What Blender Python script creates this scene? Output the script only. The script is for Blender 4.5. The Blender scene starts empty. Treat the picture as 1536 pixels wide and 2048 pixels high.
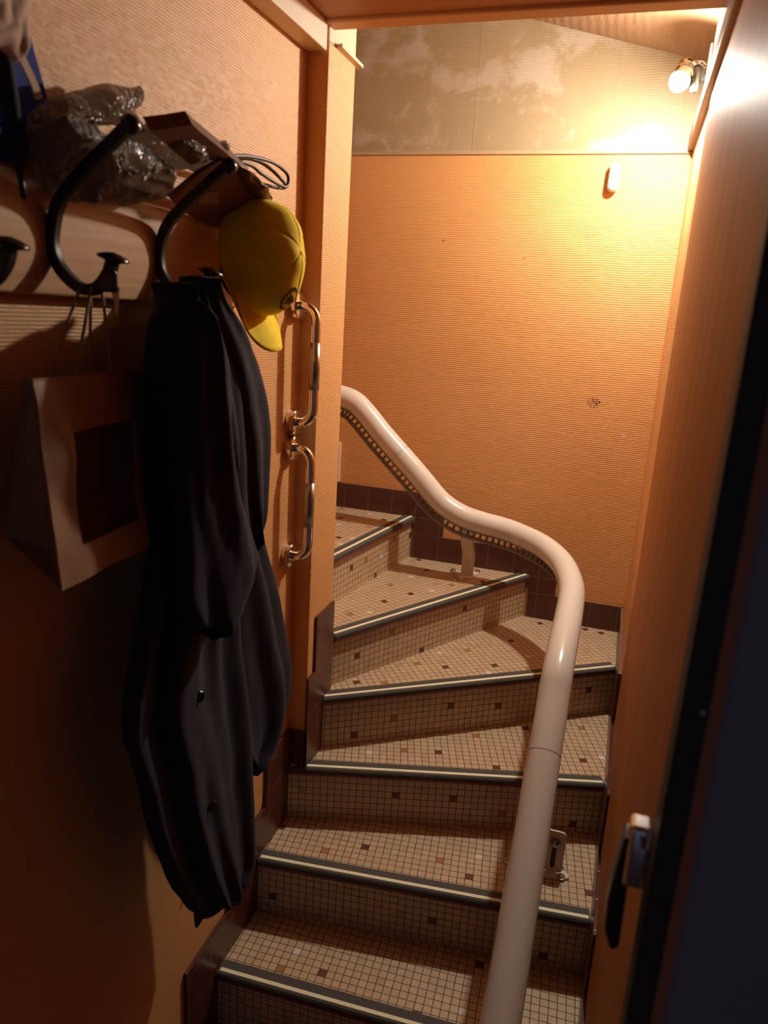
import bpy, bmesh, math, random
from mathutils import Vector, Matrix, noise
C = bpy.context.scene
COL = C.collection
PI = math.pi

# ---------------------------------------------------------------- camera
cam_d = bpy.data.cameras.new('camera')
cam = bpy.data.objects.new('camera', cam_d)
COL.objects.link(cam)
cam_d.sensor_fit = 'VERTICAL'
cam_d.sensor_height = 36.0
cam_d.sensor_width = 27.0
cam_d.lens = 1482.3 / 2048 * 36.0
cam_d.clip_start = 0.02
Rc = ((0.949018, 0.132589, -0.285980), (0.309799, -0.224772, 0.923852), (0.058213, -0.965348, -0.254389))
M = Matrix(((Rc[0][0], -Rc[0][1], -Rc[0][2], 0.0),
            (Rc[1][0], -Rc[1][1], -Rc[1][2], 0.0),
            (Rc[2][0], -Rc[2][1], -Rc[2][2], 1.79),
            (0, 0, 0, 1)))
cam.matrix_world = M
cam_d.dof.use_dof = True
cam_d.dof.focus_distance = 2.2
cam_d.dof.aperture_fstop = 4.4
C.camera = cam

# ---------------------------------------------------------------- world, exposure
w = bpy.data.worlds.new('world')
C.world = w
w.use_nodes = True
w.node_tree.nodes['Background'].inputs[0].default_value = (0.42, 0.48, 0.75, 1)
w.node_tree.nodes['Background'].inputs[1].default_value = 0.11
C.view_settings.view_transform = 'Standard'
C.view_settings.look = 'None'
C.view_settings.gamma = 1.0
C.view_settings.use_curve_mapping = False
C.view_settings.exposure = 0.0
BULB = 2320.0            # radiance of the bulb glass
BULB_COL = (1.0, 0.915, 0.79)
try:
    C.cycles.max_bounces = 10
    C.cycles.diffuse_bounces = 6
    C.cycles.use_denoising = True
    C.cycles.sample_clamp_indirect = 4.0
except Exception:
    pass

# ---------------------------------------------------------------- helpers
def ob(name, verts, faces, m, parent=None, smooth=False, loc=None):
    me = bpy.data.meshes.new(name)
    me.from_pydata([tuple(v) for v in verts], [], faces)
    me.validate()
    bm = bmesh.new(); bm.from_mesh(me)
    bmesh.ops.recalc_face_normals(bm, faces=bm.faces)
    bm.to_mesh(me); bm.free()
    if smooth:
        me.polygons.foreach_set('use_smooth', [True] * len(me.polygons))
    o = bpy.data.objects.new(name, me)
    COL.objects.link(o)
    if m: me.materials.append(m)
    if parent:
        o.parent = parent
        o.matrix_parent_inverse = Matrix.Translation(-Vector(parent.location)) if parent.type == 'EMPTY' else Matrix.Identity(4)
    return o

def thing(name, label, cat, loc=(0, 0, 0), group=None):
    o = bpy.data.objects.new(name, None)
    COL.objects.link(o)
    o.location = loc
    o.empty_display_size = .05
    o['label'] = label; o['category'] = cat
    if group: o['group'] = group
    return o

def tag(o, label, cat, group=None):
    o['label'] = label; o['category'] = cat
    if group: o['group'] = group
    return o

def struct(o):
    o['kind'] = 'structure'
    return o

class MB:
    """collects shapes into one mesh"""
    def __init__(s): s.v = []; s.f = []
    def add(s, v, f):
        k = len(s.v); s.v += [tuple(p) for p in v]; s.f += [tuple(i + k for i in q) for q in f]; return s
    def box(s, x0, x1, y0, y1, z0, z1):
        v = [(x, y, z) for z in (z0, z1) for y in (y0, y1) for x in (x0, x1)]
        return s.add(v, [(0, 1, 3, 2), (4, 6, 7, 5), (0, 4, 5, 1), (2, 3, 7, 6), (0, 2, 6, 4), (1, 5, 7, 3)])
    def prism(s, poly, d):
        """poly: 3D outline, d: extrusion vector"""
        n = len(poly); d = Vector(d)
        v = [Vector(p) for p in poly] + [Vector(p) + d for p in poly]
        f = [tuple(range(n)), tuple(range(2 * n - 1, n - 1, -1))] + [(i, (i + 1) % n, (i + 1) % n + n, i + n) for i in range(n)]
        return s.add(v, f)
    def sweep(s, pts, r, n=16, cap=True, flat=None, up=(0, 0, 1)):
        """tube along pts; r number or list; flat=(w,h) gives a rectangular strap"""
        pts = [Vector(p) for p in pts]
        N = len(pts); rs = r if isinstance(r, (list, tuple)) else [r] * N
        T = []
        for i in range(N):
            t = (pts[min(i + 1, N - 1)] - pts[max(i - 1, 0)]).normalized(); T.append(t)
        a = Vector(up) - T[0] * Vector(up).dot(T[0])
        if a.length < .1: a = Vector((1, 0, 0)) - T[0] * T[0].x
        a.normalize()
        v = []
        for i in range(N):
            a = (a - T[i] * a.dot(T[i])).normalized(); b = T[i].cross(a)
            if flat:
                w_, h_ = flat
                for (p, q) in ((-1, -1), (1, -1), (1, 1), (-1, 1)):
                    v.append(pts[i] + b * (p * w_ / 2 * rs[i]) + a * (q * h_ / 2 * rs[i]))
            else:
                for k in range(n):
                    th = 2 * PI * k / n
                    v.append(pts[i] + (a * math.cos(th) + b * math.sin(th)) * rs[i])
        m = 4 if flat else n
        f = [(i * m + k, i * m + (k + 1) % m, (i + 1) * m + (k + 1) % m, (i + 1) * m + k) for i in range(N - 1) for k in range(m)]
        if cap: f += [tuple(range(m)), tuple(range(N * m - 1, (N - 1) * m - 1, -1))]
        return s.add(v, f)
    def lathe(s, c, axis, prof, n=24):
        """prof: list of (distance along axis, radius)"""
        ax = Vector(axis).normalized(); c = Vector(c)
        a = ax.orthogonal().normalized(); b = ax.cross(a)
        v = []
        for h_, r_ in prof:
            for k in range(n):
                th = 2 * PI * k / n
                v.append(c + ax * h_ + (a * math.cos(th) + b * math.sin(th)) * max(r_, 1e-5))
        N = len(prof)
        f = [(i * n + k, i * n + (k + 1) % n, (i + 1) * n + (k + 1) % n, (i + 1) * n + k) for i in range(N - 1) for k in range(n)]
        f += [tuple(range(n)), tuple(range(N * n - 1, (N - 1) * n - 1, -1))]
        return s.add(v, f)
    def build(s, name, m, parent=None, smooth=False):
        return ob(name, s.v, s.f, m, parent, smooth)

def crom(pts, k=8):
    """Catmull-Rom resampling of a polyline"""
    P = [Vector(p) for p in pts]; P = [P[0] * 2 - P[1]] + P + [P[-1] * 2 - P[-2]]
    out = []
    for i in range(1, len(P) - 2):
        a, b, c, d = P[i - 1], P[i], P[i + 1], P[i + 2]
        for j in range(k):
            t = j / k
            out.append(.5 * ((2 * b) + (c - a) * t + (2 * a - 5 * b + 4 * c - d) * t * t + (3 * b - a - 3 * c + d) * t ** 3))
    out.append(P[-2])
    return out

def bevel(o, wd, seg=2, ang=.6):
    m = o.modifiers.new('bevel', 'BEVEL'); m.width = wd; m.segments = seg; m.limit_method = 'ANGLE'; m.angle_limit = ang
    return o

def autosmooth(o, ang=.7):
    me = o.data
    me.polygons.foreach_set('use_smooth', [True] * len(me.polygons))
    bm = bmesh.new(); bm.from_mesh(me)
    for e in bm.edges:
        if len(e.link_faces) == 2 and e.calc_face_angle(0) > ang: e.smooth = False
    bm.to_mesh(me); bm.free()
    return o

# ---------------------------------------------------------------- materials
def base(name, col=(.5, .5, .5), rough=.5, metal=0.0, **kw):
    m = bpy.data.materials.new(name); m.use_nodes = True
    nt = m.node_tree; b = nt.nodes['Principled BSDF']
    b.inputs['Base Color'].default_value = (*col, 1); b.inputs['Roughness'].default_value = rough
    b.inputs['Metallic'].default_value = metal
    for k, v in kw.items(): b.inputs[k].default_value = v
    return m, nt, b

def N(nt, t, **kw):
    n = nt.nodes.new(t)
    for k, v in kw.items():
        if k in n.inputs: n.inputs[k].default_value = v
        else: setattr(n, k, v)
    return n

def mth(nt, op, a, b=None, clamp=False):
    n = nt.nodes.new('ShaderNodeMath'); n.operation = op; n.use_clamp = clamp
    for i, x in enumerate((a, b)):
        if x is None: continue
        if isinstance(x, (int, float)): n.inputs[i].default_value = x
        else: nt.links.new(x, n.inputs[i])
    return n.outputs[0]

def mixc(nt, fac, a, b):
    n = nt.nodes.new('ShaderNodeMix'); n.data_type = 'RGBA'
    for i, x in ((0, fac), (6, a), (7, b)):
        if isinstance(x, (int, float)): n.inputs[i].default_value = x
        elif isinstance(x, tuple): n.inputs[i].default_value = (*x, 1)
        else: nt.links.new(x, n.inputs[i])
    return n.outputs[2]

def geo(nt):
    g = nt.nodes.new('ShaderNodeNewGeometry'); s = nt.nodes.new('ShaderNodeSeparateXYZ')
    nt.links.new(g.outputs['Position'], s.inputs[0])
    return g.outputs['Position'], s.outputs[0], s.outputs[1], s.outputs[2]

def noi(nt, vec, scale, detail=3, rough=.5, dist=0):
    n = nt.nodes.new('ShaderNodeTexNoise'); n.inputs['Scale'].default_value = scale
    n.inputs['Detail'].default_value = detail; n.inputs['Roughness'].default_value = rough; n.inputs['Distortion'].default_value = dist
    if vec is not None: nt.links.new(vec, n.inputs['Vector'])
    return n.outputs[0]

def scaled(nt, vec, s):
    n = nt.nodes.new('ShaderNodeMapping'); n.inputs['Scale'].default_value = s
    nt.links.new(vec, n.inputs[0]); return n.outputs[0]

def ramp(nt, x, lo, hi):
    n = nt.nodes.new('ShaderNodeMapRange'); n.inputs[1].default_value = lo; n.inputs[2].default_value = hi
    nt.links.new(x, n.inputs[0]); return n.outputs[0]

def bump(nt, b, h, strength, dist=.01):
    n = nt.nodes.new('ShaderNodeBump'); n.inputs['Strength'].default_value = strength; n.inputs['Distance'].default_value = dist
    nt.links.new(h, n.inputs['Height']); nt.links.new(n.outputs[0], b.inputs['Normal'])

def dot_mask(nt, pos, c, r0, r1):
    n = nt.nodes.new('ShaderNodeVectorMath'); n.operation = 'DISTANCE'; nt.links.new(pos, n.inputs[0]); n.inputs[1].default_value = c
    return ramp(nt, n.outputs['Value'], r1, r0)

def wallpaper(name, c1, c2, pitch=.0075, rough=.55, marks=False, stains=False, depth=.0016, seam=None):
    """ribbed wallpaper painted over: fine horizontal ribs broken by grain"""
    m, nt, b = base(name, c1, rough)
    pos, x, y, z = geo(nt)
    big = noi(nt, pos, 2.3, 4, .6)
    col = mixc(nt, ramp(nt, big, .35, .7), c1, c2)
    if stains:
        st = noi(nt, pos, 5.5, 6, .62, .4)
        stz = mth(nt, 'MULTIPLY', ramp(nt, st, .52, .62), .75)
        col = mixc(nt, stz, col, (.52, .45, .36))
        st2 = noi(nt, scaled(nt, pos, (9, 9, 2)), 1.0, 5, .6, .2)
        col = mixc(nt, mth(nt, 'MULTIPLY', ramp(nt, st2, .5, .75), .4), col, (.40, .27, .14))
    if marks:
        # old screw holes with a scuffed square of torn paper, a filler dab and a scratch
        sc = noi(nt, scaled(nt, pos, (300, 1, 60)), 1, 3, .7)
        mk = mth(nt, 'MULTIPLY', dot_mask(nt, pos, (-.1, 2.7925, 1.537), .016, .026), ramp(nt, sc, .42, .6))
        col = mixc(nt, mth(nt, 'MULTIPLY', mk, .8), col, (.16, .06, .03))
        for c in ((-.0795, 2.7925, 1.5375), (-.088, 2.7925, 1.531)):
            col = mixc(nt, dot_mask(nt, pos, c, .0028, .0042), col, (.012, .008, .006))
        col = mixc(nt, dot_mask(nt, pos, (.019, 2.7925, 1.426), .004, .008), col, (.75, .62, .45))
        col = mixc(nt, dot_mask(nt, pos, (-.40, 2.7925, 2.02), .002, .005), col, (.3, .12, .04))
        col = mixc(nt, dot_mask(nt, pos, (-.70, 2.7925, 2.07), .002, .006), col, (.35, .15, .05))
    nt.links.new(col, b.inputs['Base Color'])
    wob = noi(nt, scaled(nt, pos, (6, 6, 1)), 1, 2)
    zz = mth(nt, 'ADD', mth(nt, 'MULTIPLY', z, 2 * PI / pitch), mth(nt, 'MULTIPLY', wob, 9.0))
    ribs = mth(nt, 'MULTIPLY', mth(nt, 'SINE', zz), .5)
    br = noi(nt, scaled(nt, pos, (70, 70, 160)), 1, 2, .5)
    gr = noi(nt, pos, 420, 2, .5)
    h = mth(nt, 'ADD', mth(nt, 'MULTIPLY', ribs, ramp(nt, br, .25, .7)), mth(nt, 'MULTIPLY', gr, .6))
    h = mth(nt, 'ADD', h, mth(nt, 'MULTIPLY', noi(nt, pos, 30, 3, .6), 1.3))
    if seam:
        for sx in seam:
            h = mth(nt, 'ADD', h, mth(nt, 'MULTIPLY', ramp(nt, mth(nt, 'ABSOLUTE', mth(nt, 'SUBTRACT', x, sx)), .002, .0), .8))
    bump(nt, b, h, .8, depth)
    return m

def wood(name, c1, c2, axis=2, rough=.4, scale=1.0, coat=0.0):
    m, nt, b = base(name, c1, rough)
    pos, x, y, z = geo(nt)
    s = [26 * scale] * 3; s[axis] = 1.6 * scale
    g = noi(nt, scaled(nt, pos, tuple(s)), 1, 6, .62, 1.2)
    g2 = noi(nt, scaled(nt, pos, tuple(q * 6 for q in s)), 1, 3, .6)
    f = mth(nt, 'ADD', mth(nt, 'MULTIPLY', g, .75), mth(nt, 'MULTIPLY', g2, .25))
    nt.links.new(mixc(nt, ramp(nt, f, .35, .65), c1, c2), b.inputs['Base Color'])
    b.inputs['Coat Weight'].default_value = coat; b.inputs['Coat Roughness'].default_value = .25
    bump(nt, b, f, .35, .002)
    return m

def plain(name, col, rough=.5, metal=0., var=.15, nscale=40, bstr=.15, bdist=.002, **kw):
    m, nt, b = base(name, col, rough, metal, **kw)
    pos, x, y, z = geo(nt)
    n = noi(nt, pos, nscale, 4, .6)
    d = tuple(c * (1 - var) for c in col); l = tuple(min(1, c * (1 + var)) for c in col)
    nt.links.new(mixc(nt, n, d, l), b.inputs['Base Color'])
    if bstr: bump(nt, b, n, bstr, bdist)
    return m

def fabric(name, col, rough=.9, pitch=1400):
    m, nt, b = base(name, col, rough)
    b.inputs['Sheen Weight'].default_value = .04; b.inputs['Sheen Roughness'].default_value = .5
    pos, x, y, z = geo(nt)
    n = noi(nt, pos, 60, 4, .6); f = noi(nt, pos, pitch, 1, .5)
    nt.links.new(mixc(nt, n, tuple(c * .75 for c in col), tuple(c * 1.25 for c in col)), b.inputs['Base Color'])
    bump(nt, b, mth(nt, 'ADD', f, mth(nt, 'MULTIPLY', n, 3)), .12, .0006)
    return m

ORANGE1, ORANGE2 = (.75, .39, .145), (.71, .35, .12)
M_WALL_B = wallpaper('orange_ribbed_wallpaper', ORANGE1, ORANGE2, marks=True)
M_WALL_L = wallpaper('orange_side_wallpaper', ORANGE1, (.72, .355, .125), pitch=.0055, depth=.0010)
M_CREAM = wallpaper('stained_cream_wallpaper', (.39, .305, .185), (.34, .26, .145), stains=True, depth=.0009, seam=(-.62, -.155, .06))
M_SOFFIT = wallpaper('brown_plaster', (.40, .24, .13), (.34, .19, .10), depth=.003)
M_PANEL = wood('varnished_wood_panel', (.56, .28, .115), (.42, .19, .07), axis=2, rough=.58)
M_PANEL.node_tree.nodes['Principled BSDF'].inputs['Specular IOR Level'].default_value = .03
M_CEIL = wood('brown_painted_wood', (.40, .15, .045), (.34, .12, .035), axis=0, rough=.5)
M_BEAM = wood('lit_tone_beam_wood', (.62, .33, .14), (.55, .28, .11), axis=0, rough=.5)  # lighter than the ceiling: the strip's lit look is put into its colour
M_TRIMC = plain('cream_paint', (.72, .56, .38), .45, var=.08, nscale=9)
M_TRIMW = plain('pale_wood_paint', (.72, .54, .37), .45, var=.1, nscale=9)
M_PINE = wood('pale_pine', (.62, .34, .15), (.50, .25, .10), axis=1, rough=.42)
M_RUBBER = plain('black_grip_rubber', (.075, .07, .062), .75, var=.4, nscale=300, bstr=.5)
M_STRIPE = plain('cream_grip_strip', (.93, .90, .60), .6, var=.06, nscale=90)
M_LIP = plain('dark_red_tile_edge', (.20, .055, .035), .5, var=.35, nscale=60)
M_RAIL = plain('cream_powder_coat', (.77, .715, .63), .22, var=.03, nscale=6, bstr=.02, bdist=.001)
M_BRKT = plain('cream_bracket_coat', (.74, .66, .58), .35, var=.05, nscale=20, bstr=.03)
M_RACK = plain('grey_steel_rack', (.20, .175, .15), .45, metal=.5, var=.3, nscale=80)
M_CHROME = plain('chrome', (.82, .79, .76), .09, metal=1., var=.03, nscale=12, bstr=.0)
M_SATIN = plain('brushed_steel', (.42, .39, .36), .28, metal=1., var=.08, nscale=200, bstr=.05)
M_IRON = plain('black_enamel', (.008, .007, .006), .45, var=.3, nscale=50, bstr=.1)
M_PLBLACK = plain('black_plastic', (.015, .014, .014), .22, var=.2, nscale=30, bstr=.02)
M_COAT = fabric('navy_wool', (.0072, .0062, .0195))
M_COAT2 = fabric('dark_navy_wool', (.006, .006, .010))
M_YEL = fabric('yellow_cotton', (.98, .72, .0), .85)
M_LOGO = plain('black_print', (.02, .018, .012), .6, var=.2)
M_KRAFT = plain('kraft_paper', (.30, .16, .085), .6, var=.1, nscale=14, bstr=.5, bdist=.004)
M_KRAFTD = plain('brown_card', (.17, .065, .032), .65, var=.12, nscale=14, bstr=.3, bdist=.003)
M_TWINE = plain('paper_twine', (.34, .18, .10), .8, var=.2, nscale=300, bstr=.5)
M_BLUE = plain('dark_blue_plastic', (.03, .045, .26), .75, var=.1)
M_BLUE.node_tree.nodes['Principled BSDF'].inputs['Specular IOR Level'].default_value = .15
M_PINKC = fabric('beige_cotton', (.60, .42, .31), .9)
M_WHITEP = plain('white_plastic', (.82, .80, .76), .35, var=.02, nscale=10, bstr=.0)
M_NAVYD = plain('dark_navy_paint', (.24, .25, .33), .5, var=.15, nscale=12)
M_SEAL = plain('black_rubber_seal', (.03, .024, .02), .6, var=.2)
M_DKWOOD = wood('dark_brown_wood', (.13, .05, .025), (.09, .035, .018), axis=2)
M_FLOOR = plain('brown_floor_tile', (.16, .07, .04), .5, var=.3, nscale=15)

def m_clear(name, col=(.9, .85, .8), rough=.18):
    m, nt, b = base(name, col, rough)
    b.inputs['IOR'].default_value = 1.4
    pos, x, y, z = geo(nt)
    bump(nt, b, noi(nt, pos, 30, 3, .55, 1.6), 1.0, .03)
    tr = nt.nodes.new('ShaderNodeBsdfTransparent'); tr.inputs[0].default_value = (.95, .93, .9, 1)
    mx = nt.nodes.new('ShaderNodeMixShader'); out = nt.nodes['Material Output']
    nt.links.new(b.outputs[0], mx.inputs[2]); nt.links.new(tr.outputs[0], mx.inputs[1])
    mx.inputs[0].default_value = .72
    nt.links.new(mx.outputs[0], out.inputs[0])
    return m
M_POLY = m_clear('grey_clear_plastic', (.22, .20, .19), .2)
M_POLY2 = m_clear('brown_clear_plastic', (.26, .16, .10), .2)
M_FILM = m_clear('window_film', (.25, .16, .1), .1)
M_FILM.node_tree.nodes['Mix Shader'].inputs[0].default_value = .15

def m_mosaic():
    m, nt, b = base('mosaic_tiles', (.5, .4, .3), .42)
    at = nt.nodes.new('ShaderNodeAttribute'); at.attribute_name = 'tile'
    uv = nt.nodes.new('ShaderNodeUVMap'); uv.uv_map = 'UVMap'
    s = nt.nodes.new('ShaderNodeSeparateXYZ'); nt.links.new(uv.outputs[0], s.inputs[0])
    pos, x, y, z = geo(nt)
    jit = noi(nt, pos, 60, 2, .5)
    def line(c):
        f = mth(nt, 'FRACT', c); d = mth(nt, 'ABSOLUTE', mth(nt, 'SUBTRACT', f, .5))
        return d
    d = mth(nt, 'MAXIMUM', line(s.outputs[0]), line(s.outputs[1]))
    d = mth(nt, 'ADD', d, mth(nt, 'MULTIPLY', mth(nt, 'SUBTRACT', jit, .5), .03))
    g = ramp(nt, d, .445, .475)
    dirt = mth(nt, 'MULTIPLY', ramp(nt, noi(nt, pos, 26, 4, .6), .4, .75), .18)
    c = mixc(nt, dirt, at.outputs['Color'], (.30, .17, .08))
    nt.links.new(mixc(nt, g, c, (.055, .028, .014)), b.inputs['Base Color'])
    nt.links.new(mth(nt, 'ADD', mth(nt, 'MULTIPLY', g, .4), .40), b.inputs['Roughness'])
    bump(nt, b, mth(nt, 'SUBTRACT', 1.0, g), .6, .0012)
    return m
M_MOS = m_mosaic()

def m_skirt(axis):
    m, nt, b = base('brown_skirting_tile', (.085, .024, .016), .3)
    pos, x, y, z = geo(nt)
    a = (x, y)[axis]
    fa = mth(nt, 'FRACT', mth(nt, 'DIVIDE', mth(nt, 'ADD', a, 5.013), .102))
    la = ramp(nt, mth(nt, 'ABSOLUTE', mth(nt, 'SUBTRACT', fa, .5)), .482, .496)
    fz = mth(nt, 'FRACT', mth(nt, 'DIVIDE', mth(nt, 'ADD', z, .002), .17))
    lz = mth(nt, 'MAXIMUM', ramp(nt, mth(nt, 'ABSOLUTE', mth(nt, 'SUBTRACT', fz, .01)), .012, .004), ramp(nt, mth(nt, 'ABSOLUTE', mth(nt, 'SUBTRACT', fz, .61)), .010, .003))
    l = mth(nt, 'MAXIMUM', la, lz)
    n = noi(nt, pos, 14, 3, .5)
    c = mixc(nt, n, (.075, .020, .014), (.10, .030, .019))
    nt.links.new(mixc(nt, mth(nt, 'MULTIPLY', l, .55), c, (.30, .17, .11)), b.inputs['Base Color'])
    bump(nt, b, mth(nt, 'SUBTRACT', 1.0, l), .4, .001)
    return m
M_SKX, M_SKY = m_skirt(0), m_skirt(1)

def m_emit(name, col, s):
    m = bpy.data.materials.new(name); m.use_nodes = True; nt = m.node_tree
    b = nt.nodes['Principled BSDF']; b.inputs['Base Color'].default_value = (1, 1, 1, 1)
    b.inputs['Emission Color'].default_value = (*col, 1); b.inputs['Emission Strength'].default_value = s
    return m
M_BULB = m_emit('glowing_bulb_glass', BULB_COL, BULB)

# ---------------------------------------------------------------- room shell
XL, XP, XR, YB = -.792, -.74, .1085, 2.7925      # left wall, post face, right wall, back wall
YJ, YE = 1.755, 1.928                            # jog of the post and its far end
ZM = 2.362                                       # moulding height

struct(MB().box(-1.9, 1.0, -1.2, 1.40, -.1, 0).build('floor', M_FLOOR))
struct(MB().box(XL - .1, XL, -1.2, YJ, -.1, 2.9).build('wall_left', M_WALL_L))
struct(bevel(MB().box(XL - .1, XP, YJ, YE, -.1, 2.388).build('wall_center', M_WALL_L), .004))
struct(bevel(MB().box(XL - .1, XP, YJ, YE, 2.388, 3.1).build('trim_1', M_TRIMC), .004))
struct(MB().prism([(XP - .08, 1.80, 2.378), (XP - .08, 1.945, 2.378), (XP + .014, 1.945, 2.386), (XP + .014, 1.80, 2.388)], (0, 0, .008)).build('trim_2', M_TRIMW))
struct(MB().box(-1.9, XR + .1, YB, YB + .1, -.1, ZM).build('wall_back', M_WALL_B))
struct(MB().box(-1.9, XR + .1, YB + .001, YB + .1, ZM, 3.4).build('wall_back_upper', M_CREAM))
struct(bevel(MB().box(-1.9, XR, YB - .008, YB + .01, ZM - .004, ZM + .009).build('trim_3', plain('dull_cream_moulding', (.46, .34, .2), .5)), .003))
struct(MB().box(XR, XR + .09, .70, YB, -.1, ZM).build('wall_right', M_WALL_L))
struct(MB().box(XR, XR + .09, .70, YB, ZM, 3.4).build('wall_right_upper', M_CREAM))
struct(bevel(MB().box(XR - .018, XR + .004, .70, YB, ZM + .002, ZM + .05).build('trim_4', M_DKWOOD), .004))
struct(bevel(MB().box(XR - .004, XR + .01, .70, 2.13, .0, ZM + .001).build('trim_5', M_PANEL), .002))
struct(bevel(MB().box(XL, XL + .05, -1.2, 1.748, 2.364, 2.424).build('trim_6', M_TRIMW), .003))
struct(MB().box(-.9, 1.0, -1.2, 1.735, 2.425, 2.9).build('ceiling', M_CEIL))
struct(bevel(MB().box(XP - .05, XR, 1.735, 1.79, 2.418, 2.9).build('trim_7', M_BEAM), .006))
zs = lambda x: 2.774 - .26 * (x + .461)
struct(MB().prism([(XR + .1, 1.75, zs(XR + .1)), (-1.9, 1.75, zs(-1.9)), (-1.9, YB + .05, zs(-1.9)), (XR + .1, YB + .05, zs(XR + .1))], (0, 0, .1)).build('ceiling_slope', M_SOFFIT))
struct(MB().box(-2.0, -1.9, 1.2, YB + .1, -.1, 3.4).build('wall_far', M_WALL_L))
struct(MB().box(-1.9, XL - .1, 1.2, 1.3, -.1, 3.4).build('wall_behind', M_WALL_L))
struct(MB().box(1.0, 1.1, -1.2, .75, -.1, 2.9).build('wall_entry', M_NAVYD))
struct(MB().box(XR + .09, 1.1, .70, .80, -.1, 2.9).build('wall_doorway', M_NAVYD))
struct(bevel(MB().box(-1.115, -1.062, YB - .02, YB + .01, 1.125, 1.288).build('trim_8', M_TRIMW), .003))

# ---------------------------------------------------------------- staircase of mosaic steps
TREAD_ACCENTS= {5:[('w',-0.9025,2.7377),('w',-0.9545,2.5207),('w',-0.8435,2.3757),('w',-0.8558,2.2972),('b',-0.8237,2.686),('b',-0.9992,2.6138),('b',-0.9058,2.3682),('o',-1.0263,2.7529),('o',-0.8469,2.5486)],4:[('b',-0.6469,2.6603),('b',-0.6186,2.3767),('b',-0.6821,2.2657),('b',-0.7027,2.7614),('b',-0.4225,2.6288),('o',-0.7097,2.4304),('o',-0.5067,2.5337),('o',-0.75,2.1063),('w',-0.6646,2.5496),('w',-0.5582,2.439),('w',-0.7001,2.1506)],3:[('b',-0.2014,2.7376),('b',-0.279,2.5244),('b',-0.4491,2.2143),('b',-0.2975,2.2969),('b',-0.6627,2.0001),('b',-0.028,2.7565),('b',0.035,2.7448),('o',-0.408,2.3763),('o',-0.5452,2.201),('o',-0.1725,2.3325),('o',-0.5841,2.0357),('o',0.0933,2.6573),('w',-0.4906,2.3119),('w',-0.3056,2.2356),('w',-0.2013,2.4173),('w',-0.4823,2.0526)],2:[('b',-0.3886,1.978),('b',-0.2098,1.9822),('b',0.0359,2.1191),('b',-0.1526,2.2312),('o',-0.4922,1.9494),('o',-0.295,2.1249),('o',0.0219,2.3226),('w',-0.5905,1.8966),('w',0.0921,2.1562)],1:[('b',-0.5134,1.703),('b',-0.2306,1.6914),('b',0.0841,1.7732),('b',-0.7732,1.6973),('o',-0.6151,1.6468),('o',-0.3213,1.7244),('w',-0.2192,1.7822)],0:[('b',-0.5365,1.4241),('b',-0.1527,1.6006),('b',-0.2805,1.3962),('o',-0.6464,1.404),('w',-0.1752,1.46),('w',-0.6241,1.471)]}
RISER_ACCENTS= {5:[('b',-0.8169,2.2913,0.9354),('b',-0.7893,2.4764,0.8529),('b',-0.7434,2.7839,0.9442),('o',-0.8009,2.3982,0.9377),('o',-0.767,2.6258,0.9637),('w',-0.7827,2.5201,0.9173)],4:[('b',-0.6924,2.0288,0.7433),('b',-0.5414,2.2968,0.6792),('b',-0.4356,2.4847,0.7842),('o',-0.6168,2.163,0.7884),('o',-0.6189,2.1594,0.7896)],3:[('b',-0.3906,2.1163,0.6036),('b',-0.2478,2.2195,0.5798),('b',-0.6531,1.9267,0.5342),('b',0.0152,2.4095,0.6022),('o',-0.5482,2.0024,0.5772)],2:[('b',-0.4843,1.845,0.4368),('b',-0.3174,1.8964,0.4352),('b',0.0149,1.9986,0.3628),('o',-0.1727,1.9409,0.3898)],1:[('b',-0.3064,1.6207,0.2437),('b',-0.0052,1.6602,0.1974),('b',-0.738,1.5641,0.2275)],0:[]}

NOSE = [((-.792, 1.335), (.1085, 1.39)), ((-.792, 1.549), (.1085, 1.667)), ((-.792, 1.734), (.1085, 2.019)),
        ((-.74, 1.854), (.1085, 2.467)), ((-.74, 1.928), (-.253, 2.7925)), ((-.863, 1.928), (-.734, 2.7925)),
        ((-.892, 1.94), (-1.35, 2.7925)), ((-.892, 1.93), (-1.9, 2.42))]
TREAD0 = [[NOSE[0][0], NOSE[0][1], NOSE[1][1], NOSE[1][0]],
         [NOSE[1][0], NOSE[1][1], NOSE[2][1], NOSE[2][0]],
         [(-.74, 1.7505), NOSE[2][1], NOSE[3][1], NOSE[3][0]],
         [NOSE[3][0], NOSE[3][1], (.1085, 2.7925), NOSE[4][1], NOSE[4][0]],
         [NOSE[4][0], NOSE[4][1], NOSE[5][1], NOSE[5][0]],
         [NOSE[5][0], NOSE[5][1], NOSE[6][1], NOSE[6][0]],
         [NOSE[6][0], NOSE[6][1], (-1.9, 2.7925), NOSE[7][1], NOSE[7][0]]]
def far(i, p):
    (x0, y0), (x1, y1) = NOSE[i + 1]; L = math.hypot(x1 - x0, y1 - y0)
    n_ = (-(y1 - y0) / L * .014, (x1 - x0) / L * .014)
    return (min(p[0] + n_[0], XR), min(p[1] + n_[1], YB))
TREAD = [[p if p in NOSE[i] or (i == 2 and k == 0) or p in ((.1085, 2.7925), (-1.9, 2.7925)) else far(i, p) for k, p in enumerate(T)] for i, T in enumerate(TREAD0)]
PITCH = .0212
TILE = {'b': (.13, .035, .02), 'o': (.42, .19, .06), 'w': (.80, .74, .66)}

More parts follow.
